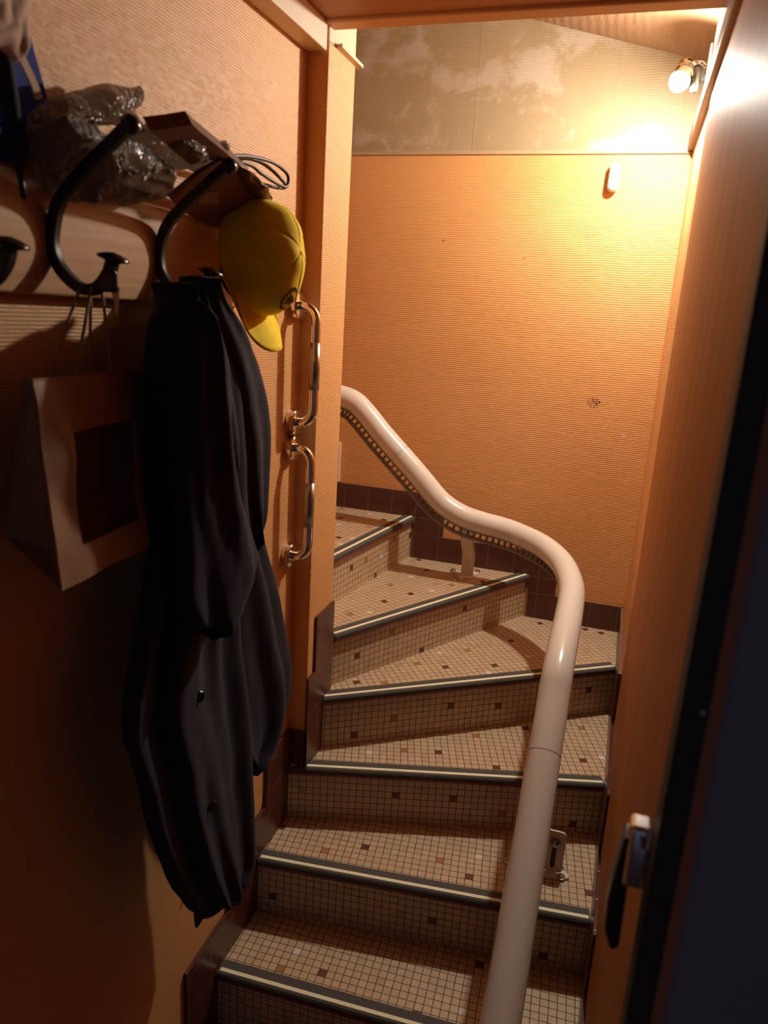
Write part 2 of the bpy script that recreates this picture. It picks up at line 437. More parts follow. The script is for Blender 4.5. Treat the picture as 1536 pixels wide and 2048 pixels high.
def clip(poly, cell):
    """Sutherland-Hodgman: poly clipped to the axis-aligned cell (x0,x1,y0,y1)"""
    for ax, lim, sg in ((0, cell[0], 1), (0, cell[1], -1), (1, cell[2], 1), (1, cell[3], -1)):
        out = []
        for i in range(len(poly)):
            a, b = poly[i - 1], poly[i]
            ia, ib = (a[ax] - lim) * sg >= 0, (b[ax] - lim) * sg >= 0
            if ia != ib:
                t = (lim - a[ax]) / (b[ax] - a[ax]); out.append(tuple(a[k] + (b[k] - a[k]) * t for k in range(2)))
            if ib: out.append(b)
        poly = out
        if len(poly) < 3: return []
    return poly

def mosaic(name, org, U, V, poly, accents, seed, parent, off=(0, 0)):
    """mosaic surface in the plane org + u U + v V; one face per tile, coloured per tile"""
    rnd = random.Random(seed)
    org, U, V = Vector(org), Vector(U), Vector(V)
    P = PITCH
    us = [p[0] for p in poly]; vs = [p[1] for p in poly]
    acc = {}
    for a in accents:
        d = Vector(a[1:4]) - org
        acc[(math.floor((d.dot(U) - off[0]) / P), math.floor((d.dot(V) - off[1]) / P))] = a[0]
    verts, faces, cols, uvs = [], [], [], []
    for i in range(math.floor((min(us) - off[0]) / P), math.ceil((max(us) - off[0]) / P)):
        for j in range(math.floor((min(vs) - off[1]) / P), math.ceil((max(vs) - off[1]) / P)):
            c = clip(poly, (off[0] + i * P, off[0] + (i + 1) * P, off[1] + j * P, off[1] + (j + 1) * P))
            if len(c) < 3: continue
            k = len(verts)
            for q in c:
                verts.append(org + U * q[0] + V * q[1]); uvs.append(((q[0] - off[0]) / P, (q[1] - off[1]) / P))
            faces.append(tuple(range(k, k + len(c))))
            t = acc.get((i, j))
            if t: col = TILE[t]
            else:
                s = rnd.uniform(.93, 1.06); r = rnd.random()
                col = (.62 * s, .46 * s, .29 * s) if r > .012 else (.54 * s, .36 * s, .20 * s)
            cols += [(*col, 1)] * len(c)
    me = bpy.data.meshes.new(name)
    me.from_pydata([tuple(v) for v in verts], [], faces)
    me.uv_layers.new(name='UVMap')
    me.color_attributes.new(name='tile', type='FLOAT_COLOR', domain='CORNER')
    fu = [c for vi in range(len(verts)) for c in uvs[vi]]; fc = [c for q in cols for c in q]
    me.uv_layers['UVMap'].data.foreach_set('uv', fu)
    me.color_attributes['tile'].data.foreach_set('color', fc)
    bm = bmesh.new(); bm.from_mesh(me); bmesh.ops.remove_doubles(bm, verts=bm.verts, dist=1e-5)
    # close the slab behind the tiled face so that it has real thickness
    ext = bmesh.ops.extrude_face_region(bm, geom=list(bm.faces))
    nrm = U.cross(V).normalized()
    bmesh.ops.translate(bm, verts=[g for g in ext['geom'] if isinstance(g, bmesh.types.BMVert)], vec=-nrm * .02)
    bmesh.ops.recalc_face_normals(bm, faces=bm.faces)
    bm.to_mesh(me); bm.free()
    me.materials.append(M_MOS)
    o = bpy.data.objects.new(name, me); COL.objects.link(o); o.parent = parent
    return o

stairs = thing('staircase', 'winding staircase tiled in beige mosaic with black nosings, turning left between orange walls', 'staircase', (0, 0, 0))
for i in range(7):
    z = .17 * (i + 1)
    (x0, y0), (x1, y1) = NOSE[i]
    L = math.hypot(x1 - x0, y1 - y0)
    if i == 6: pass
    U = Vector(((x1 - x0) / L, (y1 - y0) / L, 0)); n = Vector((-U.y, U.x, 0))
    org = Vector((x0, y0, z))
    if n.dot(Vector((sum(p[0] for p in TREAD[i]) / len(TREAD[i]), sum(p[1] for p in TREAD[i]) / len(TREAD[i]), z)) - org) < 0: n = -n
    poly = [((Vector((p[0], p[1], z)) - org).dot(U), (Vector((p[0], p[1], z)) - org).dot(n)) for p in TREAD[i]]
    mosaic('tread', org, U, n, poly, [(a[0], a[1], a[2], z) for a in TREAD_ACCENTS.get(i, [])], 10 + i, stairs, (0, .004))
    # riser, set a little behind the nosing
    o2 = Vector((x0, y0, z - .17)) + n * (.004 if i == 2 else .008)
    mosaic('riser', o2, U, Vector((0, 0, 1)), [(0, 0), (L, 0), (L, .167), (0, .167)], RISER_ACCENTS.get(i, []), 50 + i, stairs, (0, .167))
    # nosing: grip strip over the edge, cream strip let into it, red tile edge under it
    a, b = .012, L - .012
    def bar(name, prof, m, par, a=a, b=b):
        A = [org + U * a + n * p[0] + Vector((0, 0, p[1])) for p in prof]
        return MB().prism(A, U * (b - a)).build(name, m, par)
    lo = -.0125
    ns = bar('nosing', [(-.003, lo), (-.007, lo + .002), (-.0075, -.002), (-.004, .003), (.0, .0045), (.037, .0045), (.041, .001), (.0, .001), (-.002, -.001)], M_RUBBER, stairs)
    bar('grip_strip', [(.002, .0035), (.002, .0056), (.0125, .0056), (.0125, .0035)], M_STRIPE, ns, a + .006, b - .004)
    bar('tile_edge', [(-.0055, lo - .0075), (-.0065, lo - .002), (-.0065, lo + .001), (.012, lo + .001), (.012, lo - .0075)], M_LIP, stairs, a=.012, b=L - .012)

# ---------------------------------------------------------------- skirting tiles
def prism_struct(name, poly, d, m):
    return struct(bevel(MB().prism(poly, d).build(name, m), .0015, 1))
Ts = [.17 * (i + 1) for i in range(8)]
prism_struct('baseboard_left', [(XL, 1.204, 0), (XL, 1.204, .165), (XL, 1.204, .29), (XL, 1.314, .285 + .012), (XL, 1.401, .298), (XL, 1.401, .34), (XL, 1.401, .455), (XL, 1.473, .465),
             (XL, 1.594, .47), (XL, 1.602, .52), (XL, 1.602, .625), (XL, 1.70, .628), (XL, 1.754, .628), (XL, 1.754, 0)], (.010, 0, 0), M_SKY)
prism_struct('baseboard_jog', [(XL + .01, YJ, .5), (XL + .01, YJ, .628), (XP + .01, YJ, .628), (XP + .01, YJ, .5)], (0, -.008, 0), M_SKX)
prism_struct('baseboard_post', [(XP, YJ - .008, .5), (XP, YJ - .008, .796), (XP, 1.795, .797), (XP, 1.795, .965), (XP, 1.90, .968), (XP, YE, .968), (XP, YE, .5)], (.008, 0, 0), M_SKY)
bk = [(XR, .68), (XR, .782), (-.15, .782), (-.15, .952), (-.612, .952), (-.612, 1.122), (-1.2, 1.122), (-1.2, 1.02), (-.734, 1.02), (-.734, .85), (-.253, .85), (-.253, .68)]
bkb = MB()
for x0, x1, z0, z1 in ((-.253, XR, .6, .782), (-.612, -.1535, .6, .952), (-1.25, -.612, .6, 1.122)):
    pass
bkb.prism([(x, YB, z - (.05 if z in (.68, .85, 1.02) else 0)) for x, z in bk], (0, -.009, 0))
struct(bkb.build('baseboard_back', M_SKX))
rt = [(1.3, .0), (1.3, .28), (1.5, .28), (1.5, .45), (1.80, .45), (1.80, .62), (2.20, .62), (2.20, .782), (YB, .782), (YB, .5), (2.0, .3), (1.6, .1)]
prism_struct('baseboard_right', [(XR, y, z) for y, z in rt], (-.012, 0, 0), M_SKY)

# ---------------------------------------------------------------- stairlift rail
RP = crom([(-.066, .98, .29), (-.066, 1.19, .458), (-.066, 1.5, .703), (-.066, 1.72, .877), (-.066, 1.8, .938), (-.066, 1.92, .972), (-.066, 2.05, .986), (-.073, 2.25, 1.005), (-.104, 2.38, 1.026),
           (-.145, 2.46, 1.041), (-.202, 2.53, 1.053), (-.275, 2.58, 1.063), (-.343, 2.6, 1.074), (-.427, 2.6, 1.086), (-.497, 2.6, 1.10), (-.56, 2.6, 1.127),
           (-.606, 2.6, 1.160), (-.68, 2.6, 1.233), (-.757, 2.6, 1.305), (-.831, 2.6, 1.374), (-.898, 2.6, 1.442), (-.949, 2.598, 1.482), (-1.02, 2.59, 1.50), (-1.12, 2.56, 1.51), (-1.25, 2.5, 1.55)], 6)
rail = thing('stairlift_rail', 'thick cream curved stairlift rail with a toothed rack, running up over the mosaic steps', 'stair rail', (-.066, 1.8, .34))
MB().sweep(RP, .0395, 32).build('rail_tube', M_RAIL, rail, True)
# joint collars, barely raised
def at_len(path, s):
    for i in range(len(path) - 1):
        d = (path[i + 1] - path[i]).length
        if s <= d: return path[i].lerp(path[i + 1], s / d), (path[i + 1] - path[i]).normalized()
        s -= d
    return path[-1], (path[-1] - path[-2]).normalized()
tot = sum((RP[i + 1] - RP[i]).length for i in range(len(RP) - 1))
for p0 in ((-.066, 1.62, .798), (-.757, 2.6, 1.305)):
    k = min(range(len(RP)), key=lambda i: (RP[i] - Vector(p0)).length)
    t = (RP[k + 1] - RP[k - 1]).normalized()
    MB().lathe(RP[k] - t * .0006, t, [(0, .0398), (.0012, .0398)], 32).build('joint_line', M_RACK, rail)
# rack: bottom strip and rungs between strip and tube, following the rail on its underside
rk = MB(); ctr = []
step = .0232; s = .02
while s < tot - .02:
    p, t = at_len(RP, s)
    dn = Vector((0, 0, -1)); dn = (dn - t * dn.dot(t)).normalized()
    ctr.append((p, t, dn)); s += step
rk.sweep([p + dn * .0690 for p, t, dn in ctr], 1, flat=(.012, .010), up=(0, 0, 1))
rk.sweep([p + dn * .0405 for p, t, dn in ctr], 1, flat=(.014, .006), up=(0, 0, 1))
for p, t, dn in ctr:
    sd = t.cross(dn).normalized()
    q = []
    for a_, h_ in ((-.0044, .040), (.0044, .040), (.0040, .067), (-.0040, .067)): q.append(p + t * a_ + dn * h_ - sd * .005)
    rk.prism(q, sd * .010)
rk.build('toothed_rack', M_RACK, rail)

FEET_A = (1.15, 2.75, 4.35)
def foot(c, zt, top, side, slot, yaw):
    """floor bracket: base plate with lugs and bolts, upright plate, strut to the rail"""
    c = Vector((c[0], c[1], zt)); ca, sa = math.cos(yaw), math.sin(yaw)
    def W(u, v, h): return (c.x + u * ca - v * sa, c.y + u * sa + v * ca, zt + h)
    b = MB()
    outline = []
    for k in range(60):
        th = 2 * PI * k / 60
        r = .030 + sum(.052 * math.exp(-((th - a_ + PI) % (2 * PI) - PI) ** 2 / .07) for a_ in FEET_A)
        outline.append(W(r * math.cos(th), r * math.sin(th), 0))
    b.prism(outline, (0, 0, .007))
    base_ = bevel(b.build('floor_plate', M_BRKT, rail), .002)
    for u, v in [(.066 * math.cos(a_), .066 * math.sin(a_)) for a_ in FEET_A]:
        MB().lathe(W(u, v, .006), (0, 0, 1), [(0, .011), (.002, .011), (.0025, .0075), (.007, .0065), (.009, .003)], 14).build('bolt', M_SATIN, base_, False)
    st = MB()
    tp = Vector(top)
    w_ = .027
    l0, l1 = Vector(W(-w_ * .9, .0, .005)), Vector(W(w_ * .9, .0, .005))
    m0, m1 = Vector(W(-w_ * .9, .0, .085)), Vector(W(w_ * .9, .0, .085))
    nn = Vector(W(0, 1, 0)) - Vector(W(0, 0, 0))
    ux = Vector(W(1, 0, 0)) - Vector(W(0, 0, 0))
    st.prism([l0, l1, m1, tp + ux * w_, tp - ux * w_, m0], nn * .006)
    return bevel(st.build('support_plate', M_BRKT, rail), .003), W, nn
fp, W, nn = foot((-.478, 2.66), .85, (-.49, 2.62, 1.045), 1, False, -.05)
MB().lathe(W(.0, -.001, .06), -nn, [(0, .009), (.003, .009), (.005, .006)], 6).build('bolt', M_SATIN, fp)
# lower foot: slotted plate to the right of the tube
c0 = Vector((-.058, 1.80, .34))
b = MB(); outline = []
for k in range(48):
    th = 2 * PI * k / 48; r = .052 + .040 * abs(math.cos(th)) ** 6
    outline.append((c0.x + r * math.cos(th), c0.y + r * .6 * math.sin(th), .34))
b.prism(outline, (0, 0, .007)); basep = bevel(b.build('floor_plate', M_BRKT, rail), .002)
for u, v in ((-.078, .0), (.070, -.012), (.064, .022)):
    MB().lathe((c0.x + u, c0.y + v, .346), (0, 0, 1), [(0, .0115), (.002, .0115), (.0025, .008), (.008, .007), (.010, .003)], 14).build('bolt', M_SATIN, basep)
# upright slotted plate (frame of four bars round a slot) facing the camera
def slotted(x0, x1, z0, z1, y, sx0, sx1, sz0, sz1):
    m_ = MB()
    def arc(cx, cz, r, a0, a1, n_=8): return [(cx + r * math.cos(a0 + (a1 - a0) * i / n_), cz + r * math.sin(a0 + (a1 - a0) * i / n_)) for i in range(n_ + 1)]
    rr = .012; rs = (sx1 - sx0) / 2; cx = (sx0 + sx1) / 2
    out = arc(x1 - rr, z1 - rr, rr, 0, PI / 2) + arc(x0 + rr, z1 - rr, rr, PI / 2, PI) + arc(x0 + rr, z0 + rr, rr, PI, 1.5 * PI) + arc(x1 - rr, z0 + rr, rr, 1.5 * PI, 2 * PI)
    inn = arc(cx, sz1 - rs, rs, 0, PI / 2) + arc(cx, sz1 - rs, rs, PI / 2, PI) + arc(cx, sz0 + rs, rs, PI, 1.5 * PI) + arc(cx, sz0 + rs, rs, 1.5 * PI, 2 * PI)
    n_ = len(out); v = [(p[0], y, p[1]) for p in out] + [(p[0], y, p[1]) for p in inn] + [(p[0], y + .006, p[1]) for p in out] + [(p[0], y + .006, p[1]) for p in inn]
    f = []
    for i in range(n_):
        j = (i + 1) % n_
        f += [(i, j, n_ + j, n_ + i), (2 * n_ + i, 3 * n_ + i, 3 * n_ + j, 2 * n_ + j), (i, 2 * n_ + i, 2 * n_ + j, j), (n_ + i, n_ + j, 3 * n_ + j, 3 * n_ + i)]
    return m_.add(v, f)
sp = slotted(-.075, .012, .352, .478, 1.795, -.022, -.009, .362, .436).build('slotted_plate', M_BRKT, rail)
MB().box(-.03, -.004, 1.802, 1.806, .355, .46).build('inner_plate', M_KRAFTD, rail)
MB().lathe((-.0155, 1.793, .443), (0, -1, 0), [(0, .0145), (.002, .0145), (.003, .0100), (.008, .0095), (.010, .006)], 16).build('bolt', M_SATIN, sp)
MB().box(-.09, -.045, 1.80, 1.812, .345, .90).build('support_plate', M_BRKT, rail)

# ---------------------------------------------------------------- grab bars
def grab(z0, z1, y, label):
    t = thing('grab_bar', label, 'grab bar', (XL, y, z1), 'chrome grab bars on the left wall')
    h = .062
    for z in (z0, z1):
        sg = 1 if z == z0 else -1
        MB().lathe((XL - .001, y, z), (1, 0, 0), [(0, .030), (.003, .032), (.010, .032), (.0105, .0305), (.0115, .032), (.019, .032), (.022, .029), (.023, .014)], 32).build('wall_flange', M_CHROME, t, False)
    pts = [(XL + .008, y, z0), (XL + .028, y, z0)]
    for k in range(7):
        a = PI / 2 * (k + .5) / 7; pts.append((XL + .028 + (h - .028) * math.sin(a), y, z0 - (h - .028) * (1 - math.cos(a)) * 1.15))
    up = pts + [(XL + h, y, z0 - .05)]
    mid0, mid1 = z0 - .085, z1 + .085
    dn = [(p[0], p[1], z1 + (z0 - p[2])) for p in up][::-1]
    bar_ = MB().sweep(up + [(XL + h, y, mid0), (XL + h, y, mid1)] + dn, .0125, 24).build('bar', M_CHROME, t, True)
    MB().sweep([(XL + h, y, mid0), (XL + h, y, mid1)], .0129, 24).build('knurled_grip', M_SATIN, t, True)
    for o in t.children:
        if o.name.startswith('wall_flange'): autosmooth(o)
grab(1.804, 1.520, 1.71, 'upper of two chrome grab bars on the orange wall, beside the yellow cap')
grab(1.455, 1.168, 1.705, 'lower of two chrome grab bars on the orange wall, beside the hanging coat')

# ---------------------------------------------------------------- coat rack
rack = thing('coat_rack', 'pine board with black iron double hooks fixed to the orange wall', 'coat rack', (XL, 1.0, 1.79))
bevel(MB().box(XL, XL + .02, .30, 1.43, 1.792, 1.945).build('board', M_PINE, rack), .003)
def hook(y, arm=1.0):
    xb = XL + .02
    ar = lambda dx, z: (xb + .02 + (dx - .02) * arm, y, 1.915 + (z - 1.915) * arm)
    pts = crom([ar(.133, 2.006), ar(.10, 1.982), ar(.055, 1.948), (xb + .02, y, 1.915), (xb + .006, y, 1.88), (xb + .005, y, 1.85), (xb + .018, y, 1.825),
                (xb + .045, y, 1.805), (xb + .072, y, 1.804), (xb + .092, y, 1.822), (xb + .10, y, 1.84)] if y < 1.3 else [ar(.10, 1.982), ar(.055, 1.948), ar(.02, 1.915), (xb + .006, y, 1.88), (xb + .005, y, 1.85), (xb + .018, y, 1.825), (xb + .040, y, 1.806), (xb + .058, y, 1.806), (xb + .068, y, 1.82)], 6)
    hk = MB().sweep(pts, 1, flat=(.016, .015), up=(0, 1, 0)).build('hook', M_IRON, rack, False)
    bevel(hk, .003)
    MB().lathe(ar(.128, 2.002), (.8, 0, .55), [(0, .010), (.003, .013), (.010, .014), (.016, .011), (.019, .003)], 16).build('upper_knob', M_PLBLACK, hk, True)
    MB().lathe((xb + (.099 if y < 1.3 else .068), y, 1.836 if y < 1.3 else 1.82), (.25, 0, 1), [(0, .008), (.004, .010), (.007, .021), (.010, .021), (.014, .012), (.016, .002)], 18).build('lower_cap', M_PLBLACK, hk, True)
    for dz in (1.905, 1.858):
        MB().lathe((xb, y + .013, dz), (1, 0, 0), [(0, .005), (.002, .0045), (.003, .002)], 10).build('screw', M_SATIN, hk)
    return hk
for y, arm in ((.70, .5), (.878, 1), (1.126, 1), (1.339, .45)): hook(y, arm)

# ---------------------------------------------------------------- cloth helper
def lumpy(name, rings, Xc, a, m, parent, folds, amp, seed, tilt=0.0, n=160, k=8):
    """soft hanging body: ellipse sections (z, Yc, b) with vertical folds"""
    R_ = crom([Vector((z, y, b)) for z, y, b in rings], k)
    rnd = random.Random(seed); ph = [rnd.uniform(0, 6.28) for _ in range(6)]
    v = []; M_ = len(R_)
    for i, q in enumerate(R_):
        z, yc, b_ = q; b_ = max(b_, .004)
        t = i / (M_ - 1)
        e = min(1, math.sin(min(1, t * 9) * PI / 2)) * min(1, math.sin(min(1, (1 - t) * 14) * PI / 2) * .6 + .4)
        aa = a * (.45 + .55 * e)
        for j in range(n):
            th = 2 * PI * j / n
            f = 1.0
            for s_, (kk, w_) in enumerate(folds):
                f += amp * w_ * math.sin(kk * th + ph[s_] + t * (1.2 + s_) * (1 if s_ % 2 else -1))
            f += .05 * noise.noise(Vector((math.cos(th) * 2, math.sin(th) * 2, z * 9 + seed)))
            cx, sy = math.cos(th), math.sin(th)
            fx = f if cx > -.2 else 1
            x = Xc + aa * cx * fx; y = yc + b_ * sy * (1 + (f - 1) * .25)
            cr_ = .0026 * noise.noise(Vector((x * 30, y * 16, z * 8 + seed))) + .0010 * noise.noise(Vector((x * 70, y * 50, z * 22)))
            x += cr_ * cx; y += cr_ * sy
            x = max(x, XL + .004)
            v.append((x, y, z + .006 * math.sin(3 * th + ph[0]) * (1 if i == M_ - 1 else 0)))
    f = [(i * n + j, i * n + (j + 1) % n, (i + 1) * n + (j + 1) % n, (i + 1) * n + j) for i in range(M_ - 1) for j in range(n)]
    f += [tuple(range(n)), tuple(range(M_ * n - 1, (M_ - 1) * n - 1, -1))]
    return ob(name, v, f, m, parent, True)

coat = thing('coat', 'long navy wool coat hanging from a hook of the pine rack, left of the steps', 'coat', (-.70, 1.15, .55))
lumpy('back_panel', [(1.8097,1.1286,0.008),(1.7939,1.1443,0.0541),(1.7569,1.1729,0.0924),(1.7135,1.2058,0.1185),(1.6589,1.2284,0.1369),(1.6021,1.2471,0.1475),(1.5442,1.2544,0.1518),(1.4651,1.2597,0.1545),(1.3945,1.2595,0.1526),(1.3302,1.2667,0.1445),(1.2713,1.2866,0.1492),(1.1963,1.3156,0.1631),(1.0629,1.361,0.1747),(0.944,1.4055,0.1819),(0.875,1.4213,0.1547),(0.8267,1.42,0.1239),(0.7872,1.4006,0.0638),(0.7622,1.3713,0.008),(0.7418,1.3556,0.008)],
      -.725, .040, M_COAT, coat, ((7, 1.0), (11, .6), (4, .8)), .20, 3)
lumpy('front_panel', [(1.8197,1.0285,0.008),(1.8154,1.0292,0.008),(1.792,1.0432,0.0313),(1.7588,1.0597,0.0766),(1.7198,1.0715,0.109),(1.6717,1.0776,0.1235),(1.5549,1.0866,0.1326),(1.4234,1.0888,0.1375),(1.3364,1.0751,0.1374),(1.2772,1.0605,0.1463),(1.2084,1.047,0.1562),(1.1244,1.0442,0.1675),(1.0671,1.0583,0.1665),(0.9941,1.0763,0.1597),(0.9208,1.0902,0.1554),(0.8414,1.1072,0.1454),(0.7395,1.1325,0.1289),(0.658,1.1558,0.108),(0.6065,1.1708,0.0929),(0.5801,1.171,0.0553),(0.5524,1.1862,0.008)],
      -.677, .043, M_COAT, coat, ((6, 1.0), (9, .8), (13, .4)), .24, 5)
lumpy('sleeve', [(1.797,0.9854,0.008),(1.7685,0.9895,0.008),(1.7248,0.9973,0.045),(1.6492,1.0061,0.061),(1.5696,1.0169,0.0695),(1.4842,1.0369,0.0854),(1.4192,1.0591,0.1004),(1.3618,1.0758,0.1174),(1.3285,1.0797,0.1163),(1.3031,1.0698,0.0958),(1.2776,1.0592,0.065),(1.255,1.049,0.008),(1.2395,1.0445,0.008)],
      -.625, .038, M_COAT, coat, ((3, 1.0), (5, .7), (8, .5)), .14, 8)
lumpy('sleeve', [(1.8352,1.0782,0.008),(1.8321,1.0768,0.008),(1.8268,1.0775,0.008),(1.8104,1.086,0.0217),(1.7681,1.1201,0.0568),(1.7184,1.1627,0.0744),(1.6471,1.2022,0.0848),(1.5716,1.2273,0.0833),(1.4839,1.2383,0.0706),(1.4027,1.2463,0.0502),(1.3574,1.2547,0.008),(1.334,1.2634,0.008)],
      -.665, .034, M_COAT, coat, ((3, 1.0), (5, .7), (8, .5)), .16, 15)
cl = lumpy('collar', [(1.8213,0.9885,0.008),(1.8178,0.9878,0.008),(1.8101,0.9902,0.008),(1.7961,0.9978,0.0167),(1.7671,0.999,0.0502),(1.7232,0.9881,0.051),(1.6943,0.971,0.0307),(1.6839,0.9563,0.008)],
      -.652, .038, M_COAT2, coat, ((3, 1.0), (5, .5)), .18, 12)
tl = [(-0.662,1.0542,0.7434),(-0.662,1.0553,0.6847),(-0.662,1.0603,0.6451),(-0.662,1.0654,0.6047)]
MB().sweep(crom(tl, 6), 1, flat=(.024, .006), up=(1, 0, 0)).build('belt_end', M_COAT2, coat)
for p in [(-0.63,1.0167,1.1351),(-0.63,1.0612,0.8849),(-0.63,0.9595,1.6928)]:
    MB().lathe(p, (.85, -.5, 0), [(0, .010), (.002, .011), (.0035, .010), (.004, .004)], 18).build('button', M_PLBLACK, coat)

# ---------------------------------------------------------------- baseball cap
cap = thing('baseball_cap', 'yellow baseball cap with a round black print hanging from the last hook', 'cap', (-.70, 1.40, 1.71))
CO = Vector((-.743, 1.364, 1.890))
Ca = Vector((.10, .02, -1)).normalized()            # towards the brim
Cc_ = Vector((1, -.06, .12)); Cc_ = (Cc_ - Ca * Cc_.dot(Ca)).normalized()   # towards the crown top
Cb = Ca.cross(Cc_)
RA_, RB_, HC = .112, .079, .128
def cap_pt(th, ph, off=0.0):
    """th around (0 = brim side), ph 0 at the rim to pi/2 at the button"""
    s = math.cos(ph) ** .85; h = math.sin(ph) ** .95
    a_ = RA_ * s * math.cos(th); b_ = RB_ * s * math.sin(th); c_ = HC * h
    a_ += .020 * math.sin(ph * 2) * max(0, math.cos(th))      # full front panel
    seam = 1 - .022 * max(0, 1 - abs(((th / (PI / 3)) % 1) - .0) * 14) - .022 * max(0, 1 - abs(((th / (PI / 3)) % 1) - 1) * 14)
    dent = .006 * noise.noise(Vector((a_ * 22, b_ * 22, c_ * 22)))
    p = CO + Ca * a_ * seam + Cb * b_ * seam + Cc_ * c_ * seam
    nrm = (Ca * (a_ / RA_ ** 2) + Cb * (b_ / RB_ ** 2) + Cc_ * (c_ / HC ** 2)).normalized()
    return p + nrm * (dent + off)
nt_, np_ = 96, 26
v = [cap_pt(2 * PI * i / nt_, PI / 2 * j / np_ * .985) for j in range(np_ + 1) for i in range(nt_)]
f = [(j * nt_ + i, j * nt_ + (i + 1) % nt_, (j + 1) * nt_ + (i + 1) % nt_, (j + 1) * nt_ + i) for j in range(np_) for i in range(nt_)]
f.append(tuple(np_ * nt_ + i for i in range(nt_)))
cr = ob('crown', v, f, M_YEL, cap, True)
sm = cr.modifiers.new('thick', 'SOLIDIFY'); sm.thickness = .0025; sm.offset = -1
MB().lathe(cap_pt(0, PI / 2 * .985, -.002), Cc_, [(0, .008), (.003, .008), (.006, .004), (.007, .001)], 14).build('top_button', M_YEL, cap, True)
v = []; nb, na = 30, 10
for j in range(na + 1):
    for i in range(nb + 1):
        u = -1 + 2 * i / nb; b_ = u * .072
        a0 = RA_ * math.sqrt(max(0, 1 - (b_ / .0785) ** 2)) - .004
        a1 = .098 + .100 * math.sqrt(max(0, 1 - abs(u) ** 2.8)) - .012
        a1 = max(a1 + .0, a0 + .001)
        t = j / na; a_ = a0 + (a1 - a0) * t
        c_ = .030 - .034 * u * u + .030 * t
        v.append(CO + Ca * a_ + Cb * b_ + Cc_ * c_)
f = [(j * (nb + 1) + i, j * (nb + 1) + i + 1, (j + 1) * (nb + 1) + i + 1, (j + 1) * (nb + 1) + i) for j in range(na) for i in range(nb)]
br = ob('brim', v, f, M_YEL, cap, True)
sm = br.modifiers.new('thick', 'SOLIDIFY'); sm.thickness = .0035; sm.offset = 0
# round print: a ring of small letters round a small figure, on the front panel
lg = MB(); th0, ph0 = .26, .92
def lp(u, w_, off=.0012): return cap_pt(th0 + u / .085, ph0 + w_ / .125, off)
def lquad(u, w_, du, dw, rot):
    c_, s_ = math.cos(rot), math.sin(rot)
    q = [(u + x * c_ - y * s_, w_ + x * s_ + y * c_) for x, y in ((-du, -dw), (du, -dw), (du, dw), (-du, dw))]
    lg.add([lp(*p) for p in q] + [lp(p[0], p[1], .0002) for p in q], [(0, 1, 2, 3), (4, 7, 6, 5), (0, 4, 5, 1), (1, 5, 6, 2), (2, 6, 7, 3), (3, 7, 4, 0)])
for k in range(16):
    a_ = 2 * PI * k / 16
    lquad(.024 * math.cos(a_), .024 * math.sin(a_), .0032, .0012, a_)
    lquad(.0255 * math.cos(a_ + .12), .0255 * math.sin(a_ + .12), .0010, .0022, a_)
for u, w_, du, dw, r_ in ((0, 0, .005, .003, .4), (.005, .007, .002, .004, 0), (-.006, -.005, .004, .002, .8), (.006, -.007, .002, .003, -.5), (-.005, .008, .003, .0015, 1.2), (.011, 0, .0015, .004, .2), (-.012, .002, .0015, .004, -.2)):
    lquad(u, w_, du, dw, r_)
lg.build('round_print', M_LOGO, cap)

# ---------------------------------------------------------------- paper bag
pb = thing('paper_bag', 'brown paper carrier bag with twine handles and clear window, hanging from a rack hook', 'bag', (-.70, .86, 1.42))
T1, T2 = Vector((-.691, .742, 1.69)), Vector((-.715, .990, 1.69))
B1, B2 = Vector((-.662, .740, 1.42)), Vector((-.678, .957, 1.42))
B3 = Vector((-.782, .775, 1.467)); B4 = B3 + (B2 - B1)
T3, T4 = T1 + Vector((-.020, .006, 0)), T2 + Vector((-.020, -.006, 0))
Wq = [(-0.675,0.7693,1.6182),(-0.675,0.9047,1.6229),(-0.675,0.9235,1.457),(-0.675,0.7836,1.451)]
def fpt(s, t): return (T1.lerp(T2, s)).lerp(B1.lerp(B2, s), t)
# front face as a grid with a rectangular opening
S = [0, .24, .5, .80, .90, 1]; Tt = [0, .10, .27, .5, .68, .835, 1]
gv = {}; bv = []; bf = []
NS, NT = 30, 34
hole = (.24, .86, .27, .835)
ix = {}
for j in range(NT + 1):
    for i in range(NS + 1):
        s_, t_ = i / NS, j / NT
        p = fpt(s_, t_) + Vector((1, 0, 0)) * (.010 * noise.noise(Vector((s_ * 3, t_ * 3, 4))) + .006 * math.sin(s_ * PI) * (1 - t_))
        ix[(i, j)] = len(bv); bv.append(p)
for j in range(NT):
    for i in range(NS):
        sc_, tc_ = (i + .5) / NS, (j + .5) / NT
        if hole[0] < sc_ < hole[1] and hole[2] < tc_ < hole[3]: continue
        bf.append((ix[(i, j)], ix[(i + 1, j)], ix[(i + 1, j + 1)], ix[(i, j + 1)]))
fr = ob('front_panel', bv, bf, M_KRAFT, pb, False); s1 = fr.modifiers.new('t', 'SOLIDIFY'); s1.thickness = .0008
film = [fpt(s_, t_) + Vector((-.003, 0, 0)) for s_, t_ in ((hole[0] - .02, hole[2] - .02), (hole[1] + .02, hole[2] - .02), (hole[1] + .02, hole[3] + .02), (hole[0] - .02, hole[3] + .02))]
MB().prism(film, (-.0005, 0, 0)).build('window_film', M_FILM, pb)
G1, G2 = (T1 + T3) / 2 + Vector((0, .012, 0)), (B1 + B3) / 2 + Vector((0, .03, .01))
body = ob('gusset_and_back', [T1, G1, T3, B1, G2, B3, T2, T4, B2, B4, (B1 + B3) / 2],
          [(0, 1, 4, 3), (1, 2, 5, 4), (2, 7, 9, 5), (6, 8, 9, 7), (3, 8, 9, 5), (3, 4, 5)], M_KRAFT, pb)
s1 = body.modifiers.new('t', 'SOLIDIFY'); s1.thickness = .0012
